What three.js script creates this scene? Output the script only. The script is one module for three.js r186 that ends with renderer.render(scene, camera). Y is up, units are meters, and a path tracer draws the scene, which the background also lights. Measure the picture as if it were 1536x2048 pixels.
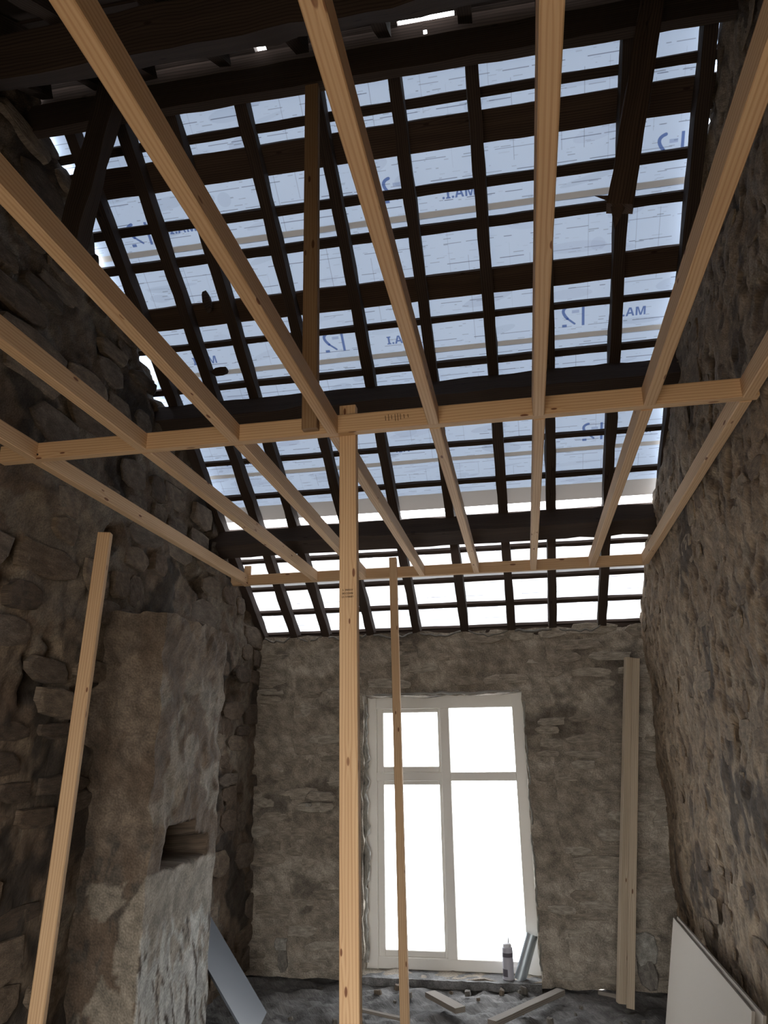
import * as THREE from 'three';
import { ImprovedNoise } from 'three/addons/math/ImprovedNoise.js';
import { mergeGeometries } from 'three/addons/utils/BufferGeometryUtils.js';
import { RectAreaLightUniformsLib } from 'three/addons/lights/RectAreaLightUniformsLib.js';

// ---------------------------------------------------------------- camera, sky, light, exposure
const scene = new THREE.Scene();
const D2R = Math.PI / 180;
const EYE = 1.6;                                   // metres above the floor
const camera = new THREE.PerspectiveCamera(2 * Math.atan(1024 / 1454.4) / D2R, 1536 / 2048, 0.05, 100);
camera.position.set(0, EYE, 0);
camera.rotation.order = 'YXZ';
camera.rotation.set(17.652 * D2R, 10.299 * D2R, -0.7016 * D2R);
scene.add(camera);

const SKY = new THREE.Color().setRGB(1.0, 1.03, 1.08);   // bright overcast sky
scene.background = SKY;
scene.backgroundIntensity = 9.0;

const renderer = new THREE.WebGLRenderer();
renderer.toneMapping = THREE.LinearToneMapping;
renderer.toneMappingExposure = 1.0;
renderer.shadowMap.enabled = true;
RectAreaLightUniformsLib.init();

// added warm fill behind the camera, set in the unseen doorway, aimed down
const doorFill = new THREE.RectAreaLight(new THREE.Color().setRGB(1.0, 0.86, 0.60), 4.6, 1.7, 1.5);
doorFill.name = 'added_doorway_fill';
doorFill.position.set(-0.4, 0.85, 0.80);
doorFill.lookAt(-0.4, -1.0, -3.5);
scene.add(doorFill);

// ---------------------------------------------------------------- room measures (x right, y up, depth Z = -z)
const XL = -2.12, XR = 0.90, ZB = 5.8, ZREAR = -0.9;
const PITCH = Math.atan(0.6771), TANP = 0.6771, COSP = Math.cos(PITCH), SINP = Math.sin(PITCH);
const RIDGE_Z = 2.5;
const roofY = (Z) => (Z >= RIDGE_Z ? 6.3645 - TANP * Z : 6.3645 - TANP * (2 * RIDGE_Z - Z));   // underside of the rafters

// ---------------------------------------------------------------- helpers
let seed = 7;
const rnd = () => { seed = (seed * 1664525 + 1013904223) >>> 0; return seed / 4294967296; };
const rr = (a, b) => a + (b - a) * rnd();
const perlin = new ImprovedNoise();
const fbm = (x, y, z, o = 4) => { let s = 0, a = 0.5, f = 1; for (let i = 0; i < o; i++) { s += a * perlin.noise(x * f + 3.1 * i, y * f + 7.7 * i, z * f + 1.3 * i); a *= 0.5; f *= 2.03; } return s; };
const sst = (a, b, x) => { const t = Math.min(1, Math.max(0, (x - a) / (b - a))); return t * t * (3 - 2 * t); };
const lin = (r, g, b) => new THREE.Color().setRGB(r, g, b);
const V = (x, y, Z) => new THREE.Vector3(x, y, -Z);
const taken = {};
function numbered(n) { const k = (taken[n] = (taken[n] ?? -1) + 1); return k ? `${n}_${String(k).padStart(3, '0')}` : n; }
function mesh(name, geo, mat, parent) {
  const m = new THREE.Mesh(geo, mat); m.name = name; m.castShadow = m.receiveShadow = true; parent.add(m); return m;
}
function thing(name, label, category, group, kind) {
  const o = new THREE.Group(); o.name = numbered(name); scene.add(o); o.userData = { label, category };
  if (group) o.userData.group = group; if (kind) o.userData.kind = kind; return o;
}
function tag(o, label, category, group, kind) { o.userData = { label, category }; if (group) o.userData.group = group; if (kind) o.userData.kind = kind; return o; }

// ---------------------------------------------------------------- textures
function dataTex(w, h, fn, srgb) {
  const d = new Uint8Array(w * h * 4);
  for (let y = 0; y < h; y++) for (let x = 0; x < w; x++) { const c = fn(x, y), i = (y * w + x) * 4; d[i] = c[0]; d[i + 1] = c[1]; d[i + 2] = c[2]; d[i + 3] = 255; }
  const t = new THREE.DataTexture(d, w, h); t.wrapS = t.wrapT = THREE.RepeatWrapping; t.magFilter = THREE.LinearFilter; t.minFilter = THREE.LinearMipmapLinearFilter; t.generateMipmaps = true;
  if (srgb) t.colorSpace = THREE.SRGBColorSpace; t.needsUpdate = true; return t;
}
// periodic noise by blending two shifted samples
const pnoise = (u, v, f, s) => { const a = 2 * Math.PI; const R = f / a; return perlin.noise(Math.cos(u * a) * R + s, Math.sin(u * a) * R + v * f, s * 2 + 0.37) ; };
const clamp255 = (v) => Math.max(0, Math.min(255, Math.round(v)));
// sawn softwood: 2 m of length by 0.25 m of girth
function woodTex(knots, base, dark, contrast) {
  const W = 1024, Hh = 256, ks = [];
  for (let i = 0; i < knots; i++) ks.push([rnd() * W, rnd() * Hh, rr(3, 7), rr(0.6, 1)]);
  return dataTex(W, Hh, (x, y) => {
    let warp = 0, kn = 0;
    for (const [kx, ky, kr, ka] of ks) {
      let dx = Math.abs(x - kx); dx = Math.min(dx, W - dx); let dy = y - ky; if (dy > Hh / 2) dy -= Hh; if (dy < -Hh / 2) dy += Hh;
      const d = Math.hypot(dx / 1.6, dy) / kr; kn = Math.max(kn, ka * (1 - sst(0.75, 1.15, d))); warp += Math.sign(dy || 1) * 6 * Math.exp(-d * d / 9);
    }
    const g = (y + warp + 7 * pnoise(x / W, y / Hh, 5, 2.2)) / Hh;
    let t = 0.5 + 0.5 * Math.sin(g * 2 * Math.PI * 22 + 2.5 * pnoise(x / W, g, 3, 5.1));
    t = Math.pow(t, 2.5) * 0.55 + 0.25 * (0.5 + pnoise(x / W, y / Hh * 9, 8, 9.3)) + 0.2 * (0.5 + pnoise(x / W * 1, y / Hh * 2, 4, 1.9));
    t = Math.min(1, t * contrast); const k = kn;
    return [0, 1, 2].map((c) => clamp255((base[c] * (1 - t) + dark[c] * t) * (1 - k * [0.45, 0.58, 0.65][c])));
  }, true);
}
const pineMap = woodTex(9, [226, 196, 160], [190, 150, 112], 0.9);
const greyMap = woodTex(4, [205, 196, 184], [150, 140, 128], 0.9);
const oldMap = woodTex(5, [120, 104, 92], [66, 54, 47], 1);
const roughBump = dataTex(512, 512, (x, y) => { const u = x / 512, v = y / 512; const n = 128 + 120 * (0.6 * perlin.noise(u * 40, v * 40, 1.5) + 0.4 * perlin.noise(u * 110, v * 110, 4.2)); return [clamp255(n), clamp255(n), clamp255(n)]; });
const grit = dataTex(512, 512, (x, y) => {
  const u = x / 512, v = y / 512; const n = 0.82 + 0.35 * fbm(u * 14, v * 14, 2.7, 4) + 0.18 * perlin.noise(u * 120, v * 120, 8.1);
  return [clamp255(n * 232), clamp255(n * 228), clamp255(n * 222)];
}, true);

// ---------------------------------------------------------------- materials
const M = {};
const std = (name, o) => { const m = new THREE.MeshStandardMaterial({ roughness: 0.9, ...o }); m.name = name; M[name] = m; return m; };
std('pine', { map: pineMap, color: lin(0.86, 0.81, 0.74), roughness: 0.75 });
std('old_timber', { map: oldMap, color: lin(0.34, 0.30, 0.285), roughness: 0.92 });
std('old_board', { map: oldMap, color: lin(0.50, 0.42, 0.37), roughness: 0.92 });
std('brown_timber', { map: pineMap, color: lin(0.40, 0.36, 0.32), roughness: 0.9 });
std('grey_timber', { map: greyMap, color: lin(0.80, 0.72, 0.62), roughness: 0.9 });
std('dusty_timber', { map: greyMap, color: lin(0.42, 0.41, 0.41), roughness: 0.95 });
std('masonry', { vertexColors: true, map: grit, bumpMap: roughBump, bumpScale: 0.006, roughness: 0.97 });
std('plaster_white', { map: grit, color: lin(0.50, 0.49, 0.46), bumpMap: roughBump, bumpScale: 0.003, roughness: 0.95 });
std('mortar_lump', { map: grit, color: lin(0.30, 0.28, 0.26), bumpMap: roughBump, bumpScale: 0.006, roughness: 0.97 });
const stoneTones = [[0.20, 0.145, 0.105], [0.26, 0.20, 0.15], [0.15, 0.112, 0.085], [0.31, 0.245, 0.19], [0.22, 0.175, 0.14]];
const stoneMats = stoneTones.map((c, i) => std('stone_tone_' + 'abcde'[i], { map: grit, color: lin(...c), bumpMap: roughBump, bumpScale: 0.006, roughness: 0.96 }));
const washMats = [[0.51, 0.455, 0.39], [0.45, 0.395, 0.335], [0.57, 0.52, 0.455], [0.40, 0.35, 0.295]].map((c, i) => std('limewashed_stone_' + 'abcd'[i], { map: grit, color: lin(...c), bumpMap: roughBump, bumpScale: 0.005, roughness: 0.96 }));  // limewash tones, with the glow around the window raised into the colour
const daubMats = [[0.37, 0.275, 0.19], [0.30, 0.22, 0.152], [0.43, 0.335, 0.24]].map((c, i) => std('daubed_stone_' + 'abc'[i], { map: grit, color: lin(...c), bumpMap: roughBump, bumpScale: 0.005, roughness: 0.96 }));
std('window_paint', { color: lin(0.78, 0.75, 0.70), roughness: 0.6 });
std('plasterboard', { color: lin(0.50, 0.445, 0.38), roughness: 0.85 });
std('board_core', { color: lin(0.22, 0.19, 0.16), roughness: 0.95 });
std('grey_sheet', { color: lin(0.09, 0.103, 0.125), roughness: 0.42 });
std('can_body', { color: lin(0.42, 0.41, 0.46), roughness: 0.5 });
std('can_cap', { color: lin(0.62, 0.61, 0.64), roughness: 0.45 });
std('can_dark', { color: lin(0.09, 0.08, 0.10), roughness: 0.6 });
std('zinc', { color: lin(0.45, 0.50, 0.53), metalness: 0.75, roughness: 0.45 });
std('screw', { color: lin(0.03, 0.025, 0.02), roughness: 0.6, metalness: 0.4 });
std('fleece', { map: grit, color: lin(0.30, 0.29, 0.28), roughness: 1 });
const glass = new THREE.MeshPhysicalMaterial({ color: lin(0.97, 0.98, 0.98), roughness: 0.03, transmission: 1, thickness: 0, ior: 1.5 }); glass.name = 'window_glass';

// ---------------------------------------------------------------- timber: a sawn stick with eased edges, centred on A-B
function stickGeo(L, w, h, c = 0.003) {
  const prof = [[-w / 2 + c, -h / 2], [w / 2 - c, -h / 2], [w / 2, -h / 2 + c], [w / 2, h / 2 - c], [w / 2 - c, h / 2], [-w / 2 + c, h / 2], [-w / 2, h / 2 - c], [-w / 2, -h / 2 + c]];
  const pos = [], nor = [], uv = [], u0 = rnd(), v0 = rnd(); let per = 0;
  const tri = (a, b, d, n, ua, ub, ud) => { pos.push(...a, ...b, ...d); for (let i = 0; i < 3; i++) nor.push(...n); uv.push(...ua, ...ub, ...ud); };
  for (let i = 0; i < 8; i++) {
    const a = prof[i], b = prof[(i + 1) % 8], len = Math.hypot(b[0] - a[0], b[1] - a[1]), n = [(b[1] - a[1]) / len, -(b[0] - a[0]) / len, 0];
    const z0 = -L / 2, z1 = L / 2, v1 = v0 + per / 0.25, v2 = v0 + (per + len) / 0.25, uu = u0 + L / 2;
    tri([a[0], a[1], z0], [b[0], b[1], z0], [b[0], b[1], z1], n, [u0, v1], [u0, v2], [uu, v2]);
    tri([a[0], a[1], z0], [b[0], b[1], z1], [a[0], a[1], z1], n, [u0, v1], [uu, v2], [uu, v1]);
    tri([0, 0, z1], [a[0], a[1], z1], [b[0], b[1], z1], [0, 0, 1], [u0, v0], [u0 + a[0], v0 + a[1] * 4], [u0 + b[0], v0 + b[1] * 4]);
    tri([0, 0, z0], [b[0], b[1], z0], [a[0], a[1], z0], [0, 0, -1], [u0, v0], [u0 + b[0], v0 + b[1] * 4], [u0 + a[0], v0 + a[1] * 4]);
    per += len;
  }
  const g = new THREE.BufferGeometry();
  g.setAttribute('position', new THREE.Float32BufferAttribute(pos, 3)); g.setAttribute('normal', new THREE.Float32BufferAttribute(nor, 3)); g.setAttribute('uv', new THREE.Float32BufferAttribute(uv, 2));
  return g;
}
// w runs across, h runs along hDir (made square to the length)
function stick(name, A, B, w, h, hDir, mat, parent, c) {
  const d = B.clone().sub(A), L = d.length(); d.normalize();
  const x = new THREE.Vector3().crossVectors(hDir, d).normalize(), y = new THREE.Vector3().crossVectors(d, x);
  const m = mesh(name, stickGeo(L, w, h, c), mat, parent);
  m.quaternion.setFromRotationMatrix(new THREE.Matrix4().makeBasis(x, y, d)); m.position.copy(A).add(B).multiplyScalar(0.5); return m;
}
// rough old timber: the same with wavering edges
function roughStick(name, A, B, w, h, hDir, mat, parent, amp = 0.006) {
  const d = B.clone().sub(A), L = d.length(); d.normalize();
  const x = new THREE.Vector3().crossVectors(hDir, d).normalize(), y = new THREE.Vector3().crossVectors(d, x);
  const g = new THREE.BoxGeometry(w, h, L, 1, 1, Math.max(2, Math.min(40, Math.round(L / 0.09)))); const s = rnd() * 90, P = g.attributes.position, U = g.attributes.uv;
  for (let i = 0; i < P.count; i++) {
    const X = P.getX(i), Y = P.getY(i), Z = P.getZ(i), q = Math.sign(X) * 5 + Math.sign(Y) * 11;
    P.setXY(i, X + amp * 2 * fbm(Z * 5 + s, q, 0.5, 3), Y + amp * 2 * fbm(Z * 5 + s, q, 9.5, 3)); U.setXY(i, (Z + s) / 2, (X + Y) * 4 + s);
  }
  g.computeVertexNormals();
  const m = mesh(name, g, mat, parent);
  m.quaternion.setFromRotationMatrix(new THREE.Matrix4().makeBasis(x, y, d)); m.position.copy(A).add(B).multiplyScalar(0.5); return m;
}
const UP = new THREE.Vector3(0, 1, 0), SLOPE_N = new THREE.Vector3(0, COSP, -SINP), XDIR = new THREE.Vector3(1, 0, 0);

// ---------------------------------------------------------------- rubble masonry
const STONES = [];
for (let k = 0; k < 18; k++) {
  const n = 9, ring = []; const p = rr(4, 9), ph = rnd() * 6;
  for (let i = 0; i < n; i++) { const a = (i + rr(-0.25, 0.25)) / n * 2 * Math.PI + ph, c = Math.cos(a), s = Math.sin(a), r = 0.5 * rr(0.86, 1.04) / Math.pow(Math.pow(Math.abs(c), p) + Math.pow(Math.abs(s), p), 1 / p); ring.push([c * r, s * r]); }
  const pos = [], idx = [], tilt = [rr(-0.35, 0.35), rr(-0.35, 0.35)];
  for (const [z, sc] of [[-0.4, 1.02], [0.7, 0.99], [1, 0.88]]) for (const [x, y] of ring) pos.push(x * sc, y * sc, z + (z > 0 ? x * tilt[0] + y * tilt[1] + rr(-0.08, 0.08) : 0));
  pos.push(rr(-0.1, 0.1), rr(-0.1, 0.1), 1.08);
  for (let l = 0; l < 2; l++) for (let i = 0; i < n; i++) { const a = l * n + i, b = l * n + (i + 1) % n; idx.push(a, b, b + n, a, b + n, a + n); }
  for (let i = 0; i < n; i++) idx.push(2 * n + i, 2 * n + (i + 1) % n, 3 * n);
  const g = new THREE.BufferGeometry(); g.setAttribute('position', new THREE.Float32BufferAttribute(pos, 3)); g.setIndex(idx);
  g.setAttribute('uv', new THREE.Float32BufferAttribute(pos.flatMap((v, i) => (i % 3 === 2 ? [] : [v * 0.35 + k * 0.13])), 2));
  const fg = g.toNonIndexed(); fg.computeVertexNormals(); STONES.push(fg);
}
camera.updateMatrixWorld(); camera.updateProjectionMatrix();
const VIEW = new THREE.Frustum().setFromProjectionMatrix(new THREE.Matrix4().multiplyMatrices(camera.projectionMatrix, camera.matrixWorldInverse));
// lay stones in wavering courses over (u, v); place(u, v) gives point, or null where there is none; basis gives the wall's axes
function rubble(wall, u0, u1, v0, v1, place, basis, o) {
  const list = [];
  let v = v0;
  while (v < v1) {
    const hh = rr(...o.h); let u = u0 - rnd() * 0.2;
    while (u < u1) {
      const ww = rr(...o.w) * (0.6 + 0.4 * hh / o.h[1]), cu = u + ww / 2, cv = v + hh / 2 + rr(-0.02, 0.02) + 0.03 * Math.sin(cu * 1.7);
      const keep = rnd() > o.skip, a = rr(-0.09, 0.09), gi = Math.floor(rnd() * STONES.length), mi = Math.floor(rnd() * o.mats.length), dp = rr(...o.depth), fl = rnd() < 0.5;
      const p = keep && place(cu, cv, ww / 2, hh / 2);
      if (p && VIEW.intersectsSphere(new THREE.Sphere(p, 0.3))) list.push({ p, ww: ww * 0.93, hh: hh * rr(0.8, 0.96), a, gi, mi, dp, fl, s: ww * hh / p.distanceToSquared(camera.position) });
      u += ww + rr(0.0, 0.025);
    }
    v += hh + rr(0.0, 0.012);
  }
  list.sort((a, b) => b.s - a.s);
  const rest = [];
  list.forEach((q, i) => {
    const m = new THREE.Matrix4().compose(q.p, new THREE.Quaternion().setFromRotationMatrix(basis).multiply(new THREE.Quaternion().setFromAxisAngle(new THREE.Vector3(0, 0, 1), q.a + (q.fl ? Math.PI : 0))), new THREE.Vector3(q.ww, q.hh, q.dp));
    if (i < o.most) { const st = mesh(numbered('stone'), STONES[q.gi], o.mats[q.mi], wall); m.decompose(st.position, st.quaternion, st.scale); }
    else rest.push([STONES[q.gi].clone().applyMatrix4(m), q.mi]);
  });
  o.mats.forEach((mt, k) => { const gs = rest.filter((r) => r[1] === k).map((r) => r[0]); if (gs.length) { const r = mesh('small_stones', mergeGeometries(gs), mt, wall); r.userData.kind = 'stuff'; } });
  return list.length;
}
// a bumpy face over a grid; pt(i/nu, j/nv) -> [x, y, Z] or null; col(x, y, Z) -> linear rgb
function faceGeo(nu, nv, pt, col, flip, uvs = 1) {
  const pos = [], cl = [], uv = [], idx = [], at = [];
  for (let j = 0; j <= nv; j++) for (let i = 0; i <= nu; i++) {
    const q = pt(i / nu, j / nv); at.push(q ? pos.length / 3 : -1); if (!q) continue;
    pos.push(q[0], q[1], -q[2]); const c = col(q[0], q[1], q[2]); cl.push(c[0], c[1], c[2]); uv.push((q[2] + q[0]) / uvs, (q[1] + 0.3 * q[0] - 0.6 * q[2]) / uvs);
  }
  const id = (i, j) => at[j * (nu + 1) + i];
  for (let j = 0; j < nv; j++) for (let i = 0; i < nu; i++) {
    const a = id(i, j), b = id(i + 1, j), c = id(i + 1, j + 1), d = id(i, j + 1); if (a < 0 || b < 0 || c < 0 || d < 0) continue;
    if (flip) idx.push(a, c, b, a, d, c); else idx.push(a, b, c, a, c, d);
  }
  const g = new THREE.BufferGeometry(); g.setAttribute('position', new THREE.Float32BufferAttribute(pos, 3)); g.setAttribute('color', new THREE.Float32BufferAttribute(cl, 3)); g.setAttribute('uv', new THREE.Float32BufferAttribute(uv, 2));
  g.setIndex(idx); g.computeVertexNormals(); return g;
}
// a box whose faces are gridded and pushed about by position, so that its edges stay closed
function lumpyBox(x0, x1, y0, y1, Z0, Z1, res, push, col, uvs = 1) {
  const g = new THREE.BoxGeometry(x1 - x0, y1 - y0, Z1 - Z0, Math.max(1, Math.round((x1 - x0) / res)), Math.max(1, Math.round((y1 - y0) / res)), Math.max(1, Math.round((Z1 - Z0) / res)));
  const P = g.attributes.position, N = g.attributes.normal, U = g.attributes.uv, C = [];
  for (let i = 0; i < P.count; i++) {
    const x = P.getX(i) + (x0 + x1) / 2, y = P.getY(i) + (y0 + y1) / 2, Z = -P.getZ(i) + (Z0 + Z1) / 2, n = [N.getX(i), N.getY(i), -N.getZ(i)];
    const d = push(x, y, Z, n), c = col(x, y, Z, n); P.setXYZ(i, x + d[0], y + d[1], -(Z + d[2])); C.push(...c); U.setXY(i, (x + Z) / uvs, (y + 0.3 * x - 0.6 * Z) / uvs);
  }
  g.setAttribute('color', new THREE.Float32BufferAttribute(C, 3)); g.computeVertexNormals(); return g;
}
const mix3 = (a, b, t) => [a[0] + (b[0] - a[0]) * t, a[1] + (b[1] - a[1]) * t, a[2] + (b[2] - a[2]) * t];

// ---------------------------------------------------------------- side walls
const wallX = { left: (Z, y) => XL - 0.10 * sst(2.9, 4.3, y), right: (Z, y) => XR + 0.03 + 0.13 * sst(2.9, 4.4, y) };
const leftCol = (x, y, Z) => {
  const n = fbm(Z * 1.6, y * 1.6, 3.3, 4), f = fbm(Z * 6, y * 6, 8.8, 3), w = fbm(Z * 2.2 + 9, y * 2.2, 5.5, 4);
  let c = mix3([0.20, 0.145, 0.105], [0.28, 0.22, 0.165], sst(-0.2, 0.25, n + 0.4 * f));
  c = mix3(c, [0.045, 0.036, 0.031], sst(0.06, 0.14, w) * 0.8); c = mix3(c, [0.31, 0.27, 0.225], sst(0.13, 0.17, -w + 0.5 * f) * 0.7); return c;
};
const pit = (Z, y) => sst(0.10, 0.20, fbm(Z * 21 + y * 7 + 3, y * 10 - Z * 4, 6.6, 3)) + 0.8 * sst(0.2, 0.3, fbm(Z * 3.4 + 9, y * 2.6 + 4, 15.5, 4));
const rightCol = (x, y, Z) => {
  const n = fbm(Z * 2.0 + 30, y * 1.4, 3.3, 4), f = fbm(Z * 9, y * 6, 18.8, 3), k = fbm(Z * 17 + y * 6, y * 9 - Z * 4, 2.6, 2), w = fbm(Z * 1.7 + 9, y * 0.9 + 4, 15.5, 4);
  let c = mix3([0.40, 0.295, 0.20], [0.54, 0.42, 0.30], sst(-0.2, 0.22, n + 0.5 * f));
  c = mix3(c, [0.13, 0.095, 0.07], Math.min(1, pit(Z, y)) * 0.75); c = mix3(c, [0.56, 0.47, 0.36], sst(0.15, 0.21, k) * 0.5);
  c = mix3(c, [0.075, 0.055, 0.043], sst(0.15, 0.21, w + 0.25 * f) * 0.8); return c;
};
const topY = (Z) => roofY(Z) + 0.10;
const wallLeft = thing('wall_left', 'rough rubble stone side wall with sooty patches behind the projecting pier', 'wall', null, 'structure');
{
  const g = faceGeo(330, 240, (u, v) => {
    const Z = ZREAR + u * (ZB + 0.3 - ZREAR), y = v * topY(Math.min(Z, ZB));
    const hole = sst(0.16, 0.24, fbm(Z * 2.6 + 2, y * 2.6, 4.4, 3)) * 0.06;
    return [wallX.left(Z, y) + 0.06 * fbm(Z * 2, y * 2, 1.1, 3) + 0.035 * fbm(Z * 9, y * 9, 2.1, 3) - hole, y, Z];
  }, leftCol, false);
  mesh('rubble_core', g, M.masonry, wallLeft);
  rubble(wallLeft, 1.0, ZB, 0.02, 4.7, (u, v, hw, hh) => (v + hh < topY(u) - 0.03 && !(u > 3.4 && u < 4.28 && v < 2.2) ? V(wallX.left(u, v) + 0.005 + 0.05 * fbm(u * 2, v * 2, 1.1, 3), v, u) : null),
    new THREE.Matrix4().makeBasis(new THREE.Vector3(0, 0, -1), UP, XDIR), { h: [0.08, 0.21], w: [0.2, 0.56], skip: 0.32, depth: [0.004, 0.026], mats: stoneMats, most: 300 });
  const slab = new THREE.BoxGeometry(0.3, 2.2, 6.7); slab.translate(XL - 0.4, 1.1, -(ZREAR + ZB) / 2); mesh('wall_backing', slab, M.mortar_lump, wallLeft);
}
const wallRight = thing('wall_right', 'rough side wall of daubed brown rubble rising to the roof, plasterboards leaning on it', 'wall', null, 'structure');
{
  const g = faceGeo(380, 280, (u, v) => {
    const Z = ZREAR + u * (ZB + 0.3 - ZREAR), y = v * topY(Math.min(Z, ZB));
    return [wallX.right(Z, y) - 0.06 * fbm(Z * 2 + 40, y * 2, 1.1, 3) - 0.020 * fbm(Z * 8 + 7, y * 6, 2.1, 3) + 0.010 * pit(Z, y) - 0.008 * fbm(Z * 24 + y * 10, y * 18, 3.1, 2), y, Z];
  }, rightCol, true);
  mesh('rubble_core', g, M.masonry, wallRight);
  rubble(wallRight, 1.0, ZB, 0.02, 4.7, (u, v, hw, hh) => (v + hh < topY(u) - 0.02 ? V(wallX.right(u, v) + 0.004 - 0.06 * fbm(u * 2 + 40, v * 2, 1.1, 3), v, u) : null),
    new THREE.Matrix4().makeBasis(new THREE.Vector3(0, 0, 1), UP, new THREE.Vector3(-1, 0, 0)), { h: [0.06, 0.16], w: [0.10, 0.38], skip: 0.6, depth: [0.001, 0.008], mats: daubMats, most: 300 });
  const slab = new THREE.BoxGeometry(0.3, 2.2, 6.7); slab.translate(XR + 0.42, 1.1, -(ZREAR + ZB) / 2); mesh('wall_backing', slab, M.mortar_lump, wallRight);
}

// ---------------------------------------------------------------- back wall with the window opening
const OX0 = -1.245, OX1 = 0.0, OY0 = 0.03, OY1 = 1.955, WT = 0.45;
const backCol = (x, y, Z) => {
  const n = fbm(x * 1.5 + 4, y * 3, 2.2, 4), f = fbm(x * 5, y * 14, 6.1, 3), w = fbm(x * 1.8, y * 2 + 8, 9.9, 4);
  let c = mix3([0.40, 0.35, 0.295], [0.56, 0.505, 0.44], sst(-0.2, 0.2, n + 0.4 * f));  // limewash tone, lifted to stand in for the veil of window glow
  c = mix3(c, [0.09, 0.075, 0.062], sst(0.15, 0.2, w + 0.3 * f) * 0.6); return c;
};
const wallBack = thing('wall_back', 'limewashed wall of thin coursed stones around the tall window', 'wall', null, 'structure');
{
  const push = (x, y, Z) => [0.03 * fbm(x * 6, y * 6, Z * 6 + 2, 3), 0.035 * fbm(x * 6 + 5, y * 6, Z * 6, 3), 0.035 * fbm(x * 2, y * 2, Z * 2 + 7, 3) + 0.04 * fbm(x * 5, y * 16, Z * 6, 3)];
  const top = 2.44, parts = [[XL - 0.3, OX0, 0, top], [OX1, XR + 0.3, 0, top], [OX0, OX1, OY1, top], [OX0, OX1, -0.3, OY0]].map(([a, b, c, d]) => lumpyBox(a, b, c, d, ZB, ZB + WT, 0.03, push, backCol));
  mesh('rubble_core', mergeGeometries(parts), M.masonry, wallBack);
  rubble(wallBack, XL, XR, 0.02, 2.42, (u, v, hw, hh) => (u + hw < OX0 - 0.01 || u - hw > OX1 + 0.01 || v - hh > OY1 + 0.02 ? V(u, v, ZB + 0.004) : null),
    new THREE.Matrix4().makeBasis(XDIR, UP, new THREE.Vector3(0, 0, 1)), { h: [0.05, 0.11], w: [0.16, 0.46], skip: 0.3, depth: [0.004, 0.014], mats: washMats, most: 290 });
  // knocked-out end of an old lintel left of the window
  const lump = (name, x, y, Z, w, h, d, mt, a = 0) => { const st = mesh(name, STONES[Math.floor(rnd() * 18)], mt, wallBack); st.position.set(x, y, -Z); st.scale.set(w, h, d); st.rotation.z = a; return st; };
  lump('plaster_patch', -1.86, 0.21, ZB - 0.01, 0.10, 0.085, 0.02, M.plaster_white); lump('plaster_patch', -1.84, 0.10, ZB - 0.008, 0.08, 0.14, 0.014, M.mortar_lump);
  lump('plaster_patch', 0.70, 0.26, ZB - 0.02, 0.17, 0.20, 0.03, M.plaster_white, 0.3); lump('plaster_patch', 0.70, 0.11, ZB - 0.02, 0.13, 0.20, 0.035, M.mortar_lump, 0.2);
  lump('proud_stone', -1.57, 1.22, ZB - 0.01, 0.25, 0.07, 0.05, washMats[0], -0.05); lump('proud_stone', -1.62, 1.14, ZB, 0.33, 0.08, 0.03, washMats[2]); lump('plaster_patch', -1.66, 1.16, ZB - 0.03, 0.05, 0.03, 0.02, M.plaster_white);
  // broken render left round the opening: a ragged bead up each side and over the head
  const bead = (pts, r, name) => { const g = new THREE.TubeGeometry(new THREE.CatmullRomCurve3(pts), pts.length * 3, r, 6); const P = g.attributes.position; for (let i = 0; i < P.count; i++) { const x = P.getX(i), y = P.getY(i), z = P.getZ(i); P.setXYZ(i, x + r * 1.6 * fbm(x * 30, y * 30, z * 30, 2), y, z + r * 1.6 * fbm(x * 30, y * 30, z * 30 + 9, 2)); } g.computeVertexNormals(); mesh(name, g, M.plaster_white, wallBack); };
  const up = (x, j, y0 = 0.1, y1 = 1.9, Z = ZB) => Array.from({ length: 26 }, (_, k) => V(x + rr(-j, j), y0 + (y1 - y0) * k / 25, Z + rr(-0.01, 0.01)));
  bead(up(OX1 + 0.006, 0.008), 0.007, 'render_edge'); bead(up(OX0 + 0.012, 0.014, 0.1, 1.9, ZB + 0.05), 0.022, 'render_edge');
  bead(Array.from({ length: 18 }, (_, k) => V(OX0 + 0.1 + k / 17 * 1.12, OY1 + 0.012 + rr(-0.008, 0.008), ZB - 0.01)), 0.010, 'render_edge');
}

// ---------------------------------------------------------------- unseen rear wall behind the camera, wide doorway added to let light in
const wallRear = thing('wall_rear', 'unseen stone wall opposite the tall window with a wide doorway added for light', 'wall', null, 'structure');
{
  const box = (a, b, c, d) => { const g = new THREE.BoxGeometry(b - a, d - c, 0.45); g.translate((a + b) / 2, (c + d) / 2, -ZREAR + 0.225); return g; };
  mesh('masonry_core', mergeGeometries([box(XL - 0.4, -1.35, -0.1, 2.6), box(0.55, XR + 0.4, -0.1, 2.6), box(-1.35, 0.55, 2.0, 2.6)]), M.mortar_lump, wallRear);
}

{
  const g = new THREE.BoxGeometry(9, 0.2, 7); g.translate(-0.4, -0.3, 1.36 + 3.5); const o = mesh('ground', g, std('bounce_earth', { map: grit, color: lin(0.34, 0.24, 0.16) }), scene); tag(o, 'unseen brown earth added outside the doorway to bounce warm light', 'ground', null, 'structure');  // unseen earth, added in brown to bounce warm light through the doorway
}
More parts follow.
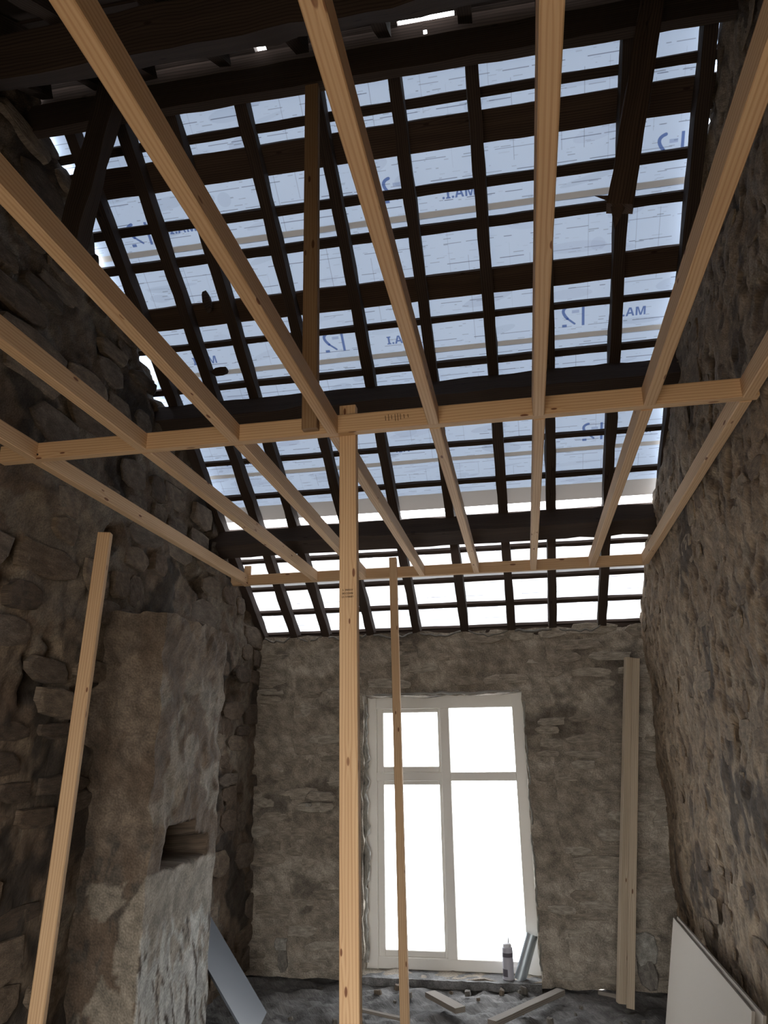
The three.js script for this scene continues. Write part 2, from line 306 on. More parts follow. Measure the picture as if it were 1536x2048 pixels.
// ---------------------------------------------------------------- floor
const floor = thing('floor', 'dusty floor strewn with mortar droppings and rubble', 'floor', null, 'structure');
{
  const g = faceGeo(110, 230, (u, v) => { const x = XL - 0.2 + u * (XR - XL + 0.4), Z = ZREAR - 0.1 + v * (ZB - ZREAR + 0.25); return [x, -0.02 + 0.05 * fbm(x * 3, Z * 3, 0.7, 3) + 0.05 * fbm(x * 11, Z * 11, 5.7, 3), Z]; },
    (x, y, Z) => { const n = fbm(x * 2, Z * 2, 3.9, 4), f = fbm(x * 12, Z * 12, 1.9, 3); return mix3([0.14, 0.137, 0.14], [0.30, 0.297, 0.305], sst(-0.25, 0.3, n + 0.5 * f)); }, false);
  mesh('dusty_screed', g, M.masonry, floor);
  const s = new THREE.BoxGeometry(XR - XL + 1.2, 0.2, ZB - ZREAR + 1.2); s.translate((XL + XR) / 2, -0.25, -(ZB + ZREAR) / 2); mesh('floor_slab', s, M.mortar_lump, floor);
}

// ---------------------------------------------------------------- pier on the left wall
const pier = thing('trim_1', 'projecting masonry pier on the left wall with peeling white paint and a broken niche', 'pier', null, 'structure');
{
  const X1 = -1.775, Z0 = 3.48, Z1 = 4.26, TOP = 2.26;
  const inNiche = (y, Z) => { const lo = 1.035 + 0.02 * fbm(Z * 9, y * 3, 1, 2), hi = Z < 3.98 ? 1.155 + 0.06 * sst(3.58, 3.7, Z) + 0.03 * fbm(Z * 12, 2, 4, 2) : 1.155 - 0.25 * (Z - 3.98); return sst(3.60, 3.625, Z) * (1 - sst(4.10, 4.14, Z)) * sst(lo - 0.008, lo + 0.008, y) * (1 - sst(hi - 0.01, hi + 0.01, y)); };
  const g = lumpyBox(XL - 0.1, X1, -0.05, TOP, Z0, Z1, 0.014, (x, y, Z, n) => {
    const rough = 0.4 + 0.6 * sst(1.0, 1.15, y + 0.2 * fbm(Z * 3, x * 3, 2, 2)); const ed = sst(TOP - 0.2, TOP, y) * 0.06 * fbm(Z * 6, x * 6, 3.3, 2);
    return [0.05 * rough * fbm(x * 6, y * 6, Z * 6, 4) + 0.02 * fbm(x * 1.5, y * 1.5, Z * 1.5, 2) - 0.27 * inNiche(y, Z) * sst(X1 - 0.05, X1, x), 0.03 * fbm(x * 5, y * 5, Z * 5 + 3, 3) + ed, 0.05 * rough * fbm(x * 6 + 4, y * 6, Z * 6, 4)];
  }, (x, y, Z, n) => {
    const a = fbm(Z * 3 + x * 3, y * 3, 4.7, 4), b = fbm(Z * 10 + x * 12, y * 4, 7.1, 4), st = fbm((Z + x) * 26 + y * 9, y * 5, 3.1, 3);
    let c = mix3([0.20, 0.15, 0.112], [0.30, 0.24, 0.19], sst(-0.2, 0.2, a + 0.4 * b));
    if (x > X1 - 0.005) {                                   // side towards the room: painted plaster below the niche, brown render above
      const line = 1.02 + 0.04 * a; c = mix3(c, [0.48, 0.44, 0.39], (1 - sst(line - 0.01, line + 0.01, y)));
      const flake = sst(-0.03, 0.02, 0.5 * st + 0.35 * b + 0.05) * (1 - sst(0.70, 0.78, y + 0.35 * b)); c = mix3(c, [0.72, 0.73, 0.72], flake);
      c = mix3(c, [0.13, 0.105, 0.09], sst(0.16, 0.20, -st) * (1 - sst(0.7, 0.8, y + 0.3 * b)));
      c = mix3(c, [0.40, 0.36, 0.31], sst(0.03, 0.06, a + 0.4 * b) * sst(1.2, 1.25, y) * (1 - sst(1.9, 2.0, y)) * 0.8);
    } else if (Z < Z0 + 0.005) {                           // face towards the camera: scraps of pale skim on brown plaster
      c = mix3(c, [0.13, 0.115, 0.10], sst(0.02, 0.08, b + 0.3 * a) * (1 - sst(1.15, 1.25, y)) * 0.85);
      c = mix3(c, [0.42, 0.375, 0.315], sst(0.0, 0.025, fbm(x * 5 + 3, y * 2.6 + 1, 2.9, 4) + 0.02 + (x - XL - 0.2) * 0.9) * (1 - sst(0.98, 1.0, y + 0.05 * b)));
    }
    return c;
  }, 1);
  mesh('rendered_masonry', g, M.masonry, pier);
}

// ---------------------------------------------------------------- window in the back wall
const win = thing('window_1', 'tall pale wooden window of four lights, blown out by daylight', 'window', null, 'structure');
{
  const Zw = 5.97, T = 0.065, m = M.window_paint, R = (name, x0, x1, y0, y1, Z = Zw, t = T, parent = win) => { const g = stickGeo(Math.max(x1 - x0, y1 - y0), Math.min(x1 - x0, y1 - y0), t, 0.004); const o = mesh(name, g, m, parent); if (y1 - y0 > x1 - x0) o.rotation.set(Math.PI / 2, 0, 0); else { o.rotation.set(0, Math.PI / 2, Math.PI / 2, 'YXZ'); } o.position.set((x0 + x1) / 2, (y0 + y1) / 2, -Z - 0.02); return o; };
  R('jamb', -1.29, -1.165, 0.03, 2.0); R('jamb', -0.088, 0.03, 0.03, 2.0); R('head', -1.165, -0.088, 1.86, 2.0); R('bottom_rail', -1.165, -0.088, 0.035, 0.112);
  R('mullion', -0.655, -0.582, 0.112, 1.86, Zw, T + 0.01); R('transom', -1.165, -0.655, 1.318, 1.382); R('transom', -0.582, -0.088, 1.318, 1.382);
  for (const [y0, y1] of [[1.382, 1.86], [0.112, 1.318]]) {      // the opening sashes in the left half
    const s = new THREE.Group(); s.name = 'sash'; win.add(s);
    R('stile', -1.165, -1.112, y0, y1, Zw + 0.01, 0.05, s); R('stile', -0.676, -0.655, y0, y1, Zw + 0.01, 0.05, s); R('rail', -1.112, -0.676, y1 - 0.028, y1, Zw + 0.01, 0.05, s); R('rail', -1.112, -0.676, y0, y0 + 0.042, Zw + 0.01, 0.05, s);
    const p = mesh('pane', new THREE.BoxGeometry(0.436, y1 - y0 - 0.07, 0.004), glass, s); p.position.set(-0.894, (y0 + 0.042 + y1 - 0.028) / 2, -Zw - 0.035);
    const p2 = mesh('pane', new THREE.BoxGeometry(0.494, y1 - y0, 0.004), glass, win); p2.position.set(-0.335, (y0 + y1) / 2, -Zw - 0.035);
  }
  const sg = lumpyBox(OX0 - 0.0, OX1 - 0.0, -0.02, 0.032, ZB - 0.05, Zw - 0.005, 0.02, (x, y, Z) => [0, 0.012 * fbm(x * 12, Z * 12, 1, 3), 0.008 * fbm(x * 8, y, Z, 2)], (x, y, Z) => mix3([0.22, 0.22, 0.23], [0.36, 0.37, 0.39], sst(-0.2, 0.2, fbm(x * 8, Z * 8, 4, 4))));
  mesh('sill', sg, M.masonry, win);
  const lin2 = roughStick('lintel', V(OX0 - 0.1, OY1 + 0.055, ZB + 0.15), V(OX1 + 0.1, OY1 + 0.065, ZB + 0.15), 0.16, 0.1, UP, M.old_board, win);
}

// ---------------------------------------------------------------- the old roof
const roof = thing('roof', 'dark old roof timbers with rafters, battens and purlins against the light', 'roof', null, 'structure');
const slope = (x, Z, off = 0) => V(x, 6.3645 - TANP * Z + off * COSP, Z + off * SINP);          // off = height square to the slope above the rafters' underside
const slopeR = (x, Z, off = 0) => { const q = slope(x, 2 * RIDGE_Z - Z, off); return new THREE.Vector3(q.x, q.y, -(2 * RIDGE_Z) - q.z); };
const RAFT = [1.0, 0.655, 0.285, -0.05, -0.415, -0.80, -1.178, -1.552, -1.82, -2.10];
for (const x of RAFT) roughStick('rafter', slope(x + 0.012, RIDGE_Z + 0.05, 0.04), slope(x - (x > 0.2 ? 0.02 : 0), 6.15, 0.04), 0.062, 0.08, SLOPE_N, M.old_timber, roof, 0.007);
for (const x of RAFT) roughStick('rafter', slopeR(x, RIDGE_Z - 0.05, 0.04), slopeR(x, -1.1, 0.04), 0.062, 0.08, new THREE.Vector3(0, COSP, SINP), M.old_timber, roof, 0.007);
// battens lie on the rafters; the figures are their upper and lower edges, as depth into the room
const X0 = -2.42, X1 = 1.28;
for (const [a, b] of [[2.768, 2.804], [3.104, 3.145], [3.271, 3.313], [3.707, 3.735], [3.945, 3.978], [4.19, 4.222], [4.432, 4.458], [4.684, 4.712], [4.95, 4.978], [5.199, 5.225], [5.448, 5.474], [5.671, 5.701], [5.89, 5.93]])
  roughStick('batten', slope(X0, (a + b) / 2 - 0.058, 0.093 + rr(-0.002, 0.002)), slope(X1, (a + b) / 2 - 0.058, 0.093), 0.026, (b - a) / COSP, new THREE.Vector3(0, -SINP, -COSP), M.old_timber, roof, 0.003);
for (const [a, b] of [[2.849, 2.972], [3.501, 3.617]])
  roughStick('roof_board', slope(X0, (a + b) / 2 - 0.058, 0.094), slope(X1, (a + b) / 2 - 0.058, 0.094), 0.024, (b - a) / COSP, new THREE.Vector3(0, -SINP, -COSP), M.old_board, roof, 0.004);
// purlins under the rafters, built into the side walls
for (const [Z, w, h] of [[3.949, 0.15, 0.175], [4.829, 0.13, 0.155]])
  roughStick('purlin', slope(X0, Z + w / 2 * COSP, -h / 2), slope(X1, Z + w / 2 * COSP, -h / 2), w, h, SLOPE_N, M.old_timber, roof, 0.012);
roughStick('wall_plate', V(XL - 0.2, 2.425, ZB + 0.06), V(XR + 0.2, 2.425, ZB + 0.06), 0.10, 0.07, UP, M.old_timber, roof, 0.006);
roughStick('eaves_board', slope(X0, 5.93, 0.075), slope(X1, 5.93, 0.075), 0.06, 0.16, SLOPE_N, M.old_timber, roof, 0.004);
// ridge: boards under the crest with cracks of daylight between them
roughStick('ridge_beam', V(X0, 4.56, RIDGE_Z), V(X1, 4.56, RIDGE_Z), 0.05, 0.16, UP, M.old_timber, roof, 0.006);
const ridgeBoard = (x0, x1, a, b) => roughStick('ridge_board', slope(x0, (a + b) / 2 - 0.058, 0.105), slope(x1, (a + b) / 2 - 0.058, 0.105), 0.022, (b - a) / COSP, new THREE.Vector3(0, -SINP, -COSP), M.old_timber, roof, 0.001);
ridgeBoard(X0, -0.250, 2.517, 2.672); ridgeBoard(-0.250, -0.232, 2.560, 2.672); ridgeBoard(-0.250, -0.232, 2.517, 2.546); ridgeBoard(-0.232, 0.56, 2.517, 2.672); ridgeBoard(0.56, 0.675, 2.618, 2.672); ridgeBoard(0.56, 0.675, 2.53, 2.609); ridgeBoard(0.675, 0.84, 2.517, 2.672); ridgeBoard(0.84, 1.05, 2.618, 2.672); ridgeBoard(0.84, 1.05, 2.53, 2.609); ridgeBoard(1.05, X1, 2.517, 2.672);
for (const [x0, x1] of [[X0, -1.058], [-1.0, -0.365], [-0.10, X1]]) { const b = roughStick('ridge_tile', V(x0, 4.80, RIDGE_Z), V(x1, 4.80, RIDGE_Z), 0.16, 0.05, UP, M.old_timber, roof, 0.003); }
// boarding on the far slope, each board lapping the next
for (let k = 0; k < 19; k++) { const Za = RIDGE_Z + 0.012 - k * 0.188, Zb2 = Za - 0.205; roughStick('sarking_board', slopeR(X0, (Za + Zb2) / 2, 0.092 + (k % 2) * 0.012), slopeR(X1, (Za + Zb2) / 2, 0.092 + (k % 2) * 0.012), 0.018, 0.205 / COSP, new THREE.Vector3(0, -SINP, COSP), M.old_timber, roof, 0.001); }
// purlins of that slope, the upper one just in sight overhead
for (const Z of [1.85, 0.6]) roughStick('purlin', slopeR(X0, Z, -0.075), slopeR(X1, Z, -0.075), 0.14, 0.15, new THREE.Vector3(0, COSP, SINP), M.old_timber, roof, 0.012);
// shaggy torn underlay hanging at the eaves between the rafters
{
  const gs = []; const xs = RAFT.slice(0).sort((a, b) => a - b);
  for (let i = 0; i < xs.length - 1; i++) { const a = xs[i] + 0.03, b = xs[i + 1] - 0.03; if (b > 0.95) continue; const pts = Array.from({ length: 9 }, (_, k) => { const t = k / 8; return V(a + (b - a) * t, 2.435 - 0.10 * t * (1 - t) * rr(0.7, 1.5) + rr(-0.01, 0.01), ZB - 0.02 + rr(-0.015, 0.015)); }); gs.push(new THREE.TubeGeometry(new THREE.CatmullRomCurve3(pts), 24, rr(0.005, 0.011), 5)); }
  mesh('torn_underlay_edge', mergeGeometries(gs), M.fleece, roof);
}
// broken strut still hanging from the ridge at the right, and an old brace at the left
{
  const s = thing('broken_strut', 'dark old strut with a splintered end hanging from the ridge beside the right wall', 'beam');
  roughStick('shaft', V(0.745, 4.63, 2.42), V(0.487, 3.53, 2.42), 0.095, 0.055, new THREE.Vector3(0, 0, 1), M.old_board, s, 0.007);
  const e = mesh('splintered_end', new THREE.ConeGeometry(0.03, 0.10, 5), M.old_board, s); e.position.set(0.470, 3.49, -2.42); e.rotation.z = Math.PI - 0.23;
  const e2 = mesh('splintered_end', new THREE.ConeGeometry(0.022, 0.09, 4), M.old_board, s); e2.position.set(0.442, 3.59, -2.42); e2.rotation.z = 1.2;
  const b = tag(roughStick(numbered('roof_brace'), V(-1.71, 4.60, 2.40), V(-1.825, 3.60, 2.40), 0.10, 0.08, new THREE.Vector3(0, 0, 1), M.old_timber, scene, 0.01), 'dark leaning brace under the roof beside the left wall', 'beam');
}

// ---------------------------------------------------------------- roofing membrane, lapped in strips from the eaves up
function membraneTex(w, h, draw) {
  const c = document.createElement('canvas'); c.width = w; c.height = h; const k = c.getContext('2d');
  k.fillStyle = '#ffffff'; k.fillRect(0, 0, w, h); draw(k, w, h);
  const t = new THREE.CanvasTexture(c); t.colorSpace = THREE.SRGBColorSpace; t.magFilter = THREE.LinearFilter; return t;
}
const PXM = 540;   // texture pixels for a metre
function sheetPrint(prints, dirt) {
  return (k, w, h) => {
    for (let i = 0; i < dirt; i++) { const x = rnd() * w, y = rnd() * h, s = rr(1, 4); k.fillStyle = `rgba(40,44,60,${rr(0.05, 0.3)})`; k.fillRect(x, y, s * rr(1, 9), s * rr(0.4, 0.8)); }
    for (let i = 0; i < 40; i++) { const x = rnd() * w, y = rnd() * h; k.fillStyle = `rgba(70,78,105,${rr(0.03, 0.09)})`; k.beginPath(); k.ellipse(x, y, rr(20, 90), rr(6, 22), rr(-0.3, 0.1), 0, 7); k.fill(); }
    // threads of the reinforcing scrim
    for (let y = 22; y < h; y += rr(58, 66)) { let x = rnd() * 60; while (x < w) { const L = rr(10, 120); k.fillStyle = `rgba(30,34,60,${rr(0.25, 0.6)})`; k.fillRect(x, y + rr(-0.6, 0.6), L, 1.6); x += L + rr(4, 60); } }
    for (let x = 30; x < w; x += rr(55, 70)) if (rnd() < 0.75) { k.fillStyle = `rgba(40,44,70,${rr(0.06, 0.3)})`; const y = rnd() * h * 0.4; k.fillRect(x, y, 1.4, h * rr(0.3, 0.7)); }
    for (const [x, y, kind] of prints) {
      k.save(); k.translate(x * PXM, y * h); k.fillStyle = 'rgba(58,84,150,0.62)'; k.strokeStyle = 'rgba(58,84,150,0.62)'; k.lineCap = 'round';
      if (kind === 'mark') {       // the maker's mark, seen from behind
        k.lineWidth = 9; k.beginPath(); k.moveTo(4, -34); k.quadraticCurveTo(-26, -26, 0, 6); k.stroke(); k.lineWidth = 6; k.beginPath(); k.moveTo(0, 6); k.lineTo(22, 26); k.stroke();
        k.fillRect(-16, 26, 14, 9); k.fillRect(44, -36, 8, 70); k.globalAlpha = 0.35; k.fillRect(14, -20, 22, 10);
      } else { k.font = 'bold 40px sans-serif'; k.scale(-1, 1); k.fillText(kind, 0, 12); }
      k.restore();
    }
  };
}
// through = the share of daylight that a single thickness lets pass; lap = [width, colour, share that the doubled thickness lets pass]
function sheet(label, Za, Zb2, off, color, tex, sag, lap, through = 0.058) {
  const L = X1 - X0, NU = 150, NV = 12, pos = [], uv = [], idx = []; const s = rnd() * 50;
  for (let j = 0; j <= NV; j++) for (let i = 0; i <= NU; i++) {
    const x = X0 + L * i / NU, Z = Za + (Zb2 - Za) * j / NV, e = lap ? 0 : 0.007 * fbm(x * 5, s, 2, 3) * (j === NV ? 1.6 : 0);
    const p = slope(x, Z - 0.058 + e, off + sag * Math.sin(Math.PI * j / NV) * fbm(x * 2.2, Z * 3.1, s, 3)); pos.push(p.x, p.y, p.z); uv.push(i / NU, 1 - j / NV);
  }
  for (let j = 0; j < NV; j++) for (let i = 0; i < NU; i++) { const a = j * (NU + 1) + i; idx.push(a, a + 1, a + NU + 2, a, a + NU + 2, a + NU + 1); }
  const g = new THREE.BufferGeometry(); g.setAttribute('position', new THREE.Float32BufferAttribute(pos, 3)); g.setAttribute('uv', new THREE.Float32BufferAttribute(uv, 2)); g.setIndex(idx); g.computeVertexNormals();
  const m = new THREE.MeshPhysicalMaterial({ color, map: tex, roughness: 1, transmission: through, thickness: 0, ior: 1.1, side: THREE.DoubleSide }); m.name = 'roof_membrane_' + label.split(' ')[0];
  const o = mesh(numbered('roofing_membrane'), g, m, scene); tag(o, label, 'membrane');
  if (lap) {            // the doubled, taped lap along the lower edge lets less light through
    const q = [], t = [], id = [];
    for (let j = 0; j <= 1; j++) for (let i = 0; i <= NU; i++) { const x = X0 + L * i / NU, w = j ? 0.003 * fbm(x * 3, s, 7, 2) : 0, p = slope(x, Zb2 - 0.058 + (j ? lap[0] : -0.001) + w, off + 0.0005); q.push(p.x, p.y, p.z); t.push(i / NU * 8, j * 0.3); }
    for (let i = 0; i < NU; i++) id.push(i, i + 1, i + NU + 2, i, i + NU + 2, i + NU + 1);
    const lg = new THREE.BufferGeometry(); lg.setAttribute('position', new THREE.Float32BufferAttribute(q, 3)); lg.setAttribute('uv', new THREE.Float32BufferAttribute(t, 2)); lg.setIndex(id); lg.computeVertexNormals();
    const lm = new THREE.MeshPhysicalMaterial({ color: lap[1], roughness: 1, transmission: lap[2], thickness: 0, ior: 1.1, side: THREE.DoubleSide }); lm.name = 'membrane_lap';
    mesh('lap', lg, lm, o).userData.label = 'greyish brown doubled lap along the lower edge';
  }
  return o;
}
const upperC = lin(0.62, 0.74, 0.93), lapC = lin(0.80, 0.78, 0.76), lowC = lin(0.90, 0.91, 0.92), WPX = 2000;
const ww = 2000 / (X1 - X0);
const px = (x) => (x - X0) / (X1 - X0) * WPX / PXM;
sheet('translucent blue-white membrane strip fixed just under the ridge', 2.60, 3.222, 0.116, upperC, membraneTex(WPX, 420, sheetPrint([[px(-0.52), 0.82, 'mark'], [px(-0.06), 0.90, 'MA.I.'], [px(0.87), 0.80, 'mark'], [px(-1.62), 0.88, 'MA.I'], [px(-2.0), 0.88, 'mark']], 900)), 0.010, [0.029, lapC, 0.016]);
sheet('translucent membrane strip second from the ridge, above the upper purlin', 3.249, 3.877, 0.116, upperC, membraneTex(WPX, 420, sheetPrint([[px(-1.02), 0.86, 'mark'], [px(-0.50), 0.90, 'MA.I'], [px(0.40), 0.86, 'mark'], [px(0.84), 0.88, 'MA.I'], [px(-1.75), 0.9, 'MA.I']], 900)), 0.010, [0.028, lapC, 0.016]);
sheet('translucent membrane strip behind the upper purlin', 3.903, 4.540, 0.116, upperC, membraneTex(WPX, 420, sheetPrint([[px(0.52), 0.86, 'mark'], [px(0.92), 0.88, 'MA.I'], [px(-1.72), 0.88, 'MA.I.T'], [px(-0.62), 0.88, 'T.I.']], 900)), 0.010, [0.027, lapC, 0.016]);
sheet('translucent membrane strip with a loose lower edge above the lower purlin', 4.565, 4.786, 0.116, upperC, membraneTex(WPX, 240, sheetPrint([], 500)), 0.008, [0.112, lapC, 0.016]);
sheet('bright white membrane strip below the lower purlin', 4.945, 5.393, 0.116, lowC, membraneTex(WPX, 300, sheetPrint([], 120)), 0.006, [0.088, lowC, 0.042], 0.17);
sheet('bright white membrane strip at the eaves over the tall window', 5.478, 5.99, 0.116, lowC, membraneTex(WPX, 300, sheetPrint([], 160)), 0.006, null, 0.17);
// bits of slate caught in the membrane at the left
{
  const a = tag(mesh(numbered('slate_scrap'), STONES[3], M.old_timber, scene), 'ragged dark scrap hanging against the membrane between two rafters', 'scrap'); a.scale.set(0.05, 0.14, 0.02); a.position.copy(slope(-1.66, 3.42, 0.03)); a.rotation.z = 0.25;
  const b = tag(mesh(numbered('slate_scrap'), STONES[5], M.old_timber, scene), 'small dark block lying on a membrane lap above the upper purlin', 'scrap'); b.scale.set(0.11, 0.05, 0.02); b.position.copy(slope(-1.73, 3.80, 0.05));
}

// ---------------------------------------------------------------- new softwood ceiling frame
const JY = 2.75, TH = 0.074, TW = 0.042, ZF = 2.52, ZR = 5.10;
const frame = thing('ceiling_frame', 'new softwood ceiling frame of long joists and two cross bearers', 'frame');
{
  const lineX = (f, r) => (Z) => f + (r - f) * (Z - 2.52) / (5.09 - 2.52);
  const jo = [[-1.975, -2.015], [-1.48, -1.473], [-1.082, -1.106], [-0.678, -0.676], [-0.284, -0.284], [0.107, 0.115], [0.500, 0.515], [0.835, 0.868]];
  jo.forEach(([f, r], i) => {
    const X = lineX(f, r), dx = TW / 2, y = JY + TH / 2;
    stick('joist', V(X(0.02) + dx, y, 0.02), V(X(ZF) + dx, y - (i % 2) * 0.002, ZF), TW, TH, UP, M.pine, frame);
    stick('joist', V(X(ZF + TW) + dx + (i % 3 - 1) * 0.004, y, ZF + TW), V(X(ZR) + dx, y, ZR), TW, TH, UP, M.pine, frame);
  });
  const bf = stick('bearer', V(XL + 0.01, JY + TH / 2, ZF + TW / 2), V(0.893, JY + TH / 2 + 0.004, ZF + TW / 2), TW, TH, UP, M.pine, frame);
  stick('bearer', V(XL + 0.01, JY + TH / 2, ZR + TW / 2), V(0.893, JY + TH / 2, ZR + TW / 2), TW, TH, UP, M.pine, frame);
  const screw = (x, y, Z) => { const s = mesh('screw', new THREE.CylinderGeometry(0.0045, 0.0045, 0.003, 10), M.screw, frame); s.rotation.x = Math.PI / 2; s.position.set(x, y, -Z + 0.0005); };
  screw(0.868, JY + 0.055, ZF); screw(0.868, JY + 0.028, ZF); screw(-1.93, JY + 0.02, ZF);
  // packing stub standing behind the rear bearer near the left wall
  stick('stub', V(-2.0, JY + 0.0, ZR + TW + 0.012), V(-2.0, JY + 0.155, ZR + TW + 0.012), 0.05, 0.022, new THREE.Vector3(0, 0, 1), M.pine, frame);
  stick('hanger', V(-0.740, JY + 0.012, ZF - 0.022), V(-0.764, 4.50, ZF - 0.022), 0.062, 0.036, new THREE.Vector3(0, 0, 1), M.brown_timber, frame);
  // pencilled hatch marks on the front bearer
  const c = document.createElement('canvas'); c.width = 128; c.height = 64; const k = c.getContext('2d'); k.clearRect(0, 0, 128, 64); k.strokeStyle = 'rgba(70,40,25,0.75)'; k.lineWidth = 3;
  for (const [x, a, b] of [[8, 20, 44], [22, 14, 46], [36, 18, 40], [52, 16, 50], [64, 14, 50], [76, 16, 44], [92, 20, 40], [110, 22, 38]]) { k.beginPath(); k.moveTo(x, a); k.lineTo(x + 2, b); k.stroke(); }
  const t = new THREE.CanvasTexture(c); t.colorSpace = THREE.SRGBColorSpace; const mm = new THREE.MeshStandardMaterial({ map: t, transparent: true, roughness: 0.9 }); mm.name = 'timber_marks';
  const d = mesh('hatch_marks', new THREE.PlaneGeometry(0.11, 0.055), mm, frame); d.position.set(-0.40, JY + TH / 2 + 0.006, -ZF + 0.0012);
}

// ---------------------------------------------------------------- posts and sticks
{
  const p = thing('timber_post', 'new pine post with a printed grade stamp, fixed behind the front bearer', 'post');
  stick('shaft', V(-0.590, 0.0, ZF + TW + 0.022), V(-0.609, 2.885, ZF + TW + 0.022), 0.066, 0.042, new THREE.Vector3(0, 0, 1), M.pine, p);
  const c = document.createElement('canvas'); c.width = 256; c.height = 200; const k = c.getContext('2d'); k.clearRect(0, 0, 256, 200); k.fillStyle = 'rgba(30,22,18,0.85)'; k.font = 'bold 46px sans-serif'; k.textAlign = 'center';
  k.fillText('L  INGLV', 128, 50); k.fillText('00 CZ20N', 128, 115); k.fillText('LC-170081', 128, 178);
  const t = new THREE.CanvasTexture(c); t.colorSpace = THREE.SRGBColorSpace; const mm = new THREE.MeshStandardMaterial({ map: t, transparent: true, roughness: 0.9 }); mm.name = 'grade_stamp_ink';
  const d = mesh('grade_stamp', new THREE.PlaneGeometry(0.052, 0.040), mm, p); d.position.set(-0.6045, 2.125, -(ZF + TW) + 0.0016 ); d.userData.label = 'black printed grade stamp of three short lines';
}
{
  const p = thing('timber_post', 'slimmer new pine post standing before the tall window under the rear bearer', 'post');
  stick('shaft', V(-0.772, 0.0, 4.72), V(-0.860, 2.882, ZR - 0.025), 0.052, 0.044, new THREE.Vector3(0, 0, 1), M.pine, p);
}
{
  const p = thing('timber_post', 'pale pine stud leaning upright against the left wall before the pier', 'post');
  stick('shaft', V(-1.985, 0.0, 3.03), V(-1.955, 2.595, 3.12), 0.062, 0.042, new THREE.Vector3(0.25, 0, 1), M.pine, p);
}
{
  const p = thing('leaning_timber', 'weathered double board propped in the far corner beside the right wall', 'timber');
  stick('board', V(0.485, 0.02, 5.50), V(0.772, 2.17, 5.56), 0.052, 0.045, new THREE.Vector3(0.3, 0, 1), M.grey_timber, p); stick('board', V(0.537, 0.0, 5.485), V(0.822, 2.16, 5.55), 0.050, 0.05, new THREE.Vector3(-0.1, 0, 1), M.grey_timber, p);
}
// ---------------------------------------------------------------- boards leaning at the walls
{
  const board = (label, x, Z0, Z1, h, lean, dx) => {
    const o = thing('plasterboard_sheet', label, 'plasterboard');
    const a = mesh('panel', new THREE.BoxGeometry(0.0125, h, Z1 - Z0 - 0.004), M.plasterboard, o), e = mesh('core_edge', new THREE.BoxGeometry(0.0100, h + 0.002, Z1 - Z0), M.board_core, o); e.position.y = 0.0;
    o.rotation.z = -lean; o.position.set(x + dx, h / 2 * Math.cos(lean) + 0.005, -(Z0 + Z1) / 2);
  };
  board('plasterboard sheet leaning on the right wall, outer one of two', 0.735, 3.46, 5.05, 0.605, 0.20, 0);
  board('plasterboard sheet against the right wall, inner one showing only its top edge', 0.735, 3.40, 5.06, 0.61, 0.20, 0.024);
}
{
  const o = tag(mesh(numbered('grey_panel'), new THREE.BoxGeometry(0.60, 0.012, 0.95), M.grey_sheet, scene), 'smooth blue-grey sheet propped slantwise behind the pier on the left', 'panel');
  const A = V(-1.705, 0.005, 5.05), B = V(-2.08, 0.55, 4.97), d = B.clone().sub(A).normalize(), zz = new THREE.Vector3(0.10, 0, 1).normalize(), nn = new THREE.Vector3().crossVectors(zz, d).normalize();
  o.geometry.dispose(); o.geometry = new THREE.BoxGeometry(0.66, 0.012, 0.44); const z2 = new THREE.Vector3().crossVectors(d, nn).normalize();
  o.quaternion.setFromRotationMatrix(new THREE.Matrix4().makeBasis(d, nn, z2)); o.position.copy(A).addScaledVector(d, 0.33).addScaledVector(z2, 0.22);
}
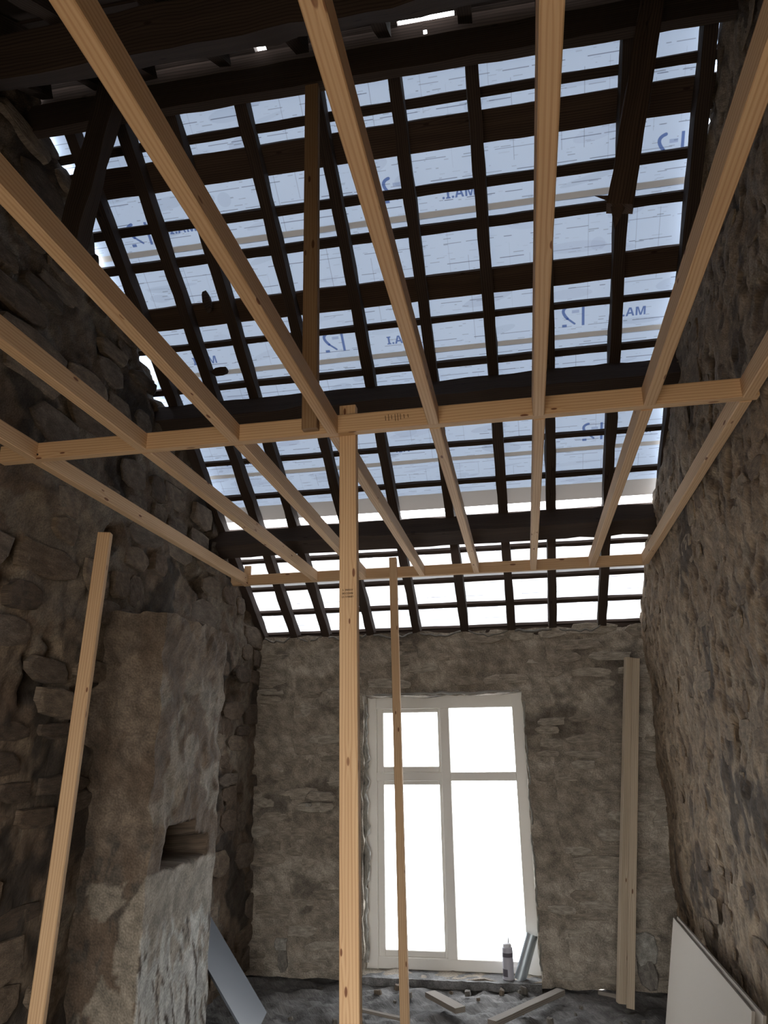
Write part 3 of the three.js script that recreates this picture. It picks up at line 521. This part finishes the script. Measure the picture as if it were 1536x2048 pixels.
// ---------------------------------------------------------------- things on the sill
{
  const o = thing('foam_can', 'pale cylindrical can with dark bands and a nozzle standing on the window sill', 'can'); o.position.set(-0.222, 0.036, -5.83);
  mesh('body', new THREE.LatheGeometry([[0, 0], [0.040, 0], [0.0415, 0.004], [0.0415, 0.010], [0.037, 0.014], [0.037, 0.165], [0.037, 0.19], [0.035, 0.197], [0.029, 0.199]].map(([x, y]) => new THREE.Vector2(x, y)), 32), M.can_body, o);
  mesh('label_band', new THREE.CylinderGeometry(0.0374, 0.0374, 0.026, 32, 1, true), M.can_dark, o).position.y = 0.152; mesh('label_band', new THREE.CylinderGeometry(0.0374, 0.0374, 0.045, 32, 1, true, 3.6, 2.6), M.can_dark, o).position.y = 0.044;
  mesh('cap', new THREE.LatheGeometry([[0.0295, 0.197], [0.0295, 0.212], [0.028, 0.218], [0.018, 0.224], [0, 0.225]].map(([x, y]) => new THREE.Vector2(x, y)), 28), M.can_cap, o);
  const n = mesh('nozzle', new THREE.CylinderGeometry(0.0025, 0.0045, 0.05, 8), M.can_dark, o); n.position.set(0.012, 0.246, 0); n.rotation.z = -0.12;
}
{
  const o = tag(mesh(numbered('zinc_channel'), new THREE.CylinderGeometry(0.045, 0.045, 0.30, 20, 1, true, -1.2, 2.4), new THREE.MeshStandardMaterial({ name: 'zinc_sheet', color: lin(0.45, 0.50, 0.53), metalness: 0.7, roughness: 0.4, side: THREE.DoubleSide }), scene), 'curved offcut of grey metal channel propped on the sill against the window jamb', 'metal offcut');
  o.position.set(-0.098, 0.172, -5.87); o.rotation.set(0.06, 0.25, -0.37);
}
// ---------------------------------------------------------------- debris on the floor
{
  const D = [['short thick offcut of board lying aslant on the dusty floor', -0.72, 5.42, -0.50, 5.16, 0.075, 0.03], ['long dusty board lying askew towards the far right corner', -0.30, 4.95, 0.12, 5.60, 0.06, 0.03], ['dusty lath lying on the floor below the window', -1.15, 5.1, -0.82, 4.98, 0.03, 0.015], ['short stick poking out beside the propped double board', 0.36, 5.62, 0.50, 5.55, 0.022, 0.02]];
  for (const [label, x0, a, x1, b, w, h] of D) tag(roughStick(numbered('floor_board_offcut'), V(x0, 0.03 + h / 2, a), V(x1, 0.025 + h / 2, b), w, h, UP, M.dusty_timber, scene, 0.002), label, 'offcut');
  for (let i = 0; i < 30; i++) {
    const x = rr(-1.6, 0.6), Z = rr(4.6, 5.7), s = rr(0.018, 0.06); if (Math.abs(x + 0.77) < 0.1 && Z < 4.9) continue;
    const o = tag(mesh(numbered('rubble_lump'), STONES[i % 18], i % 3 ? M.mortar_lump : stoneMats[3], scene), 'small broken lump of mortar or stone lying on the dusty floor', 'rubble', 'rubble lumps on the floor');
    o.rotation.set(-Math.PI / 2, rr(-0.3, 0.3), rnd() * 6); o.scale.set(s, s * rr(0.6, 1), s * 0.45); o.position.set(x, 0.004, -Z);
  }
}
renderer.render(scene, camera);
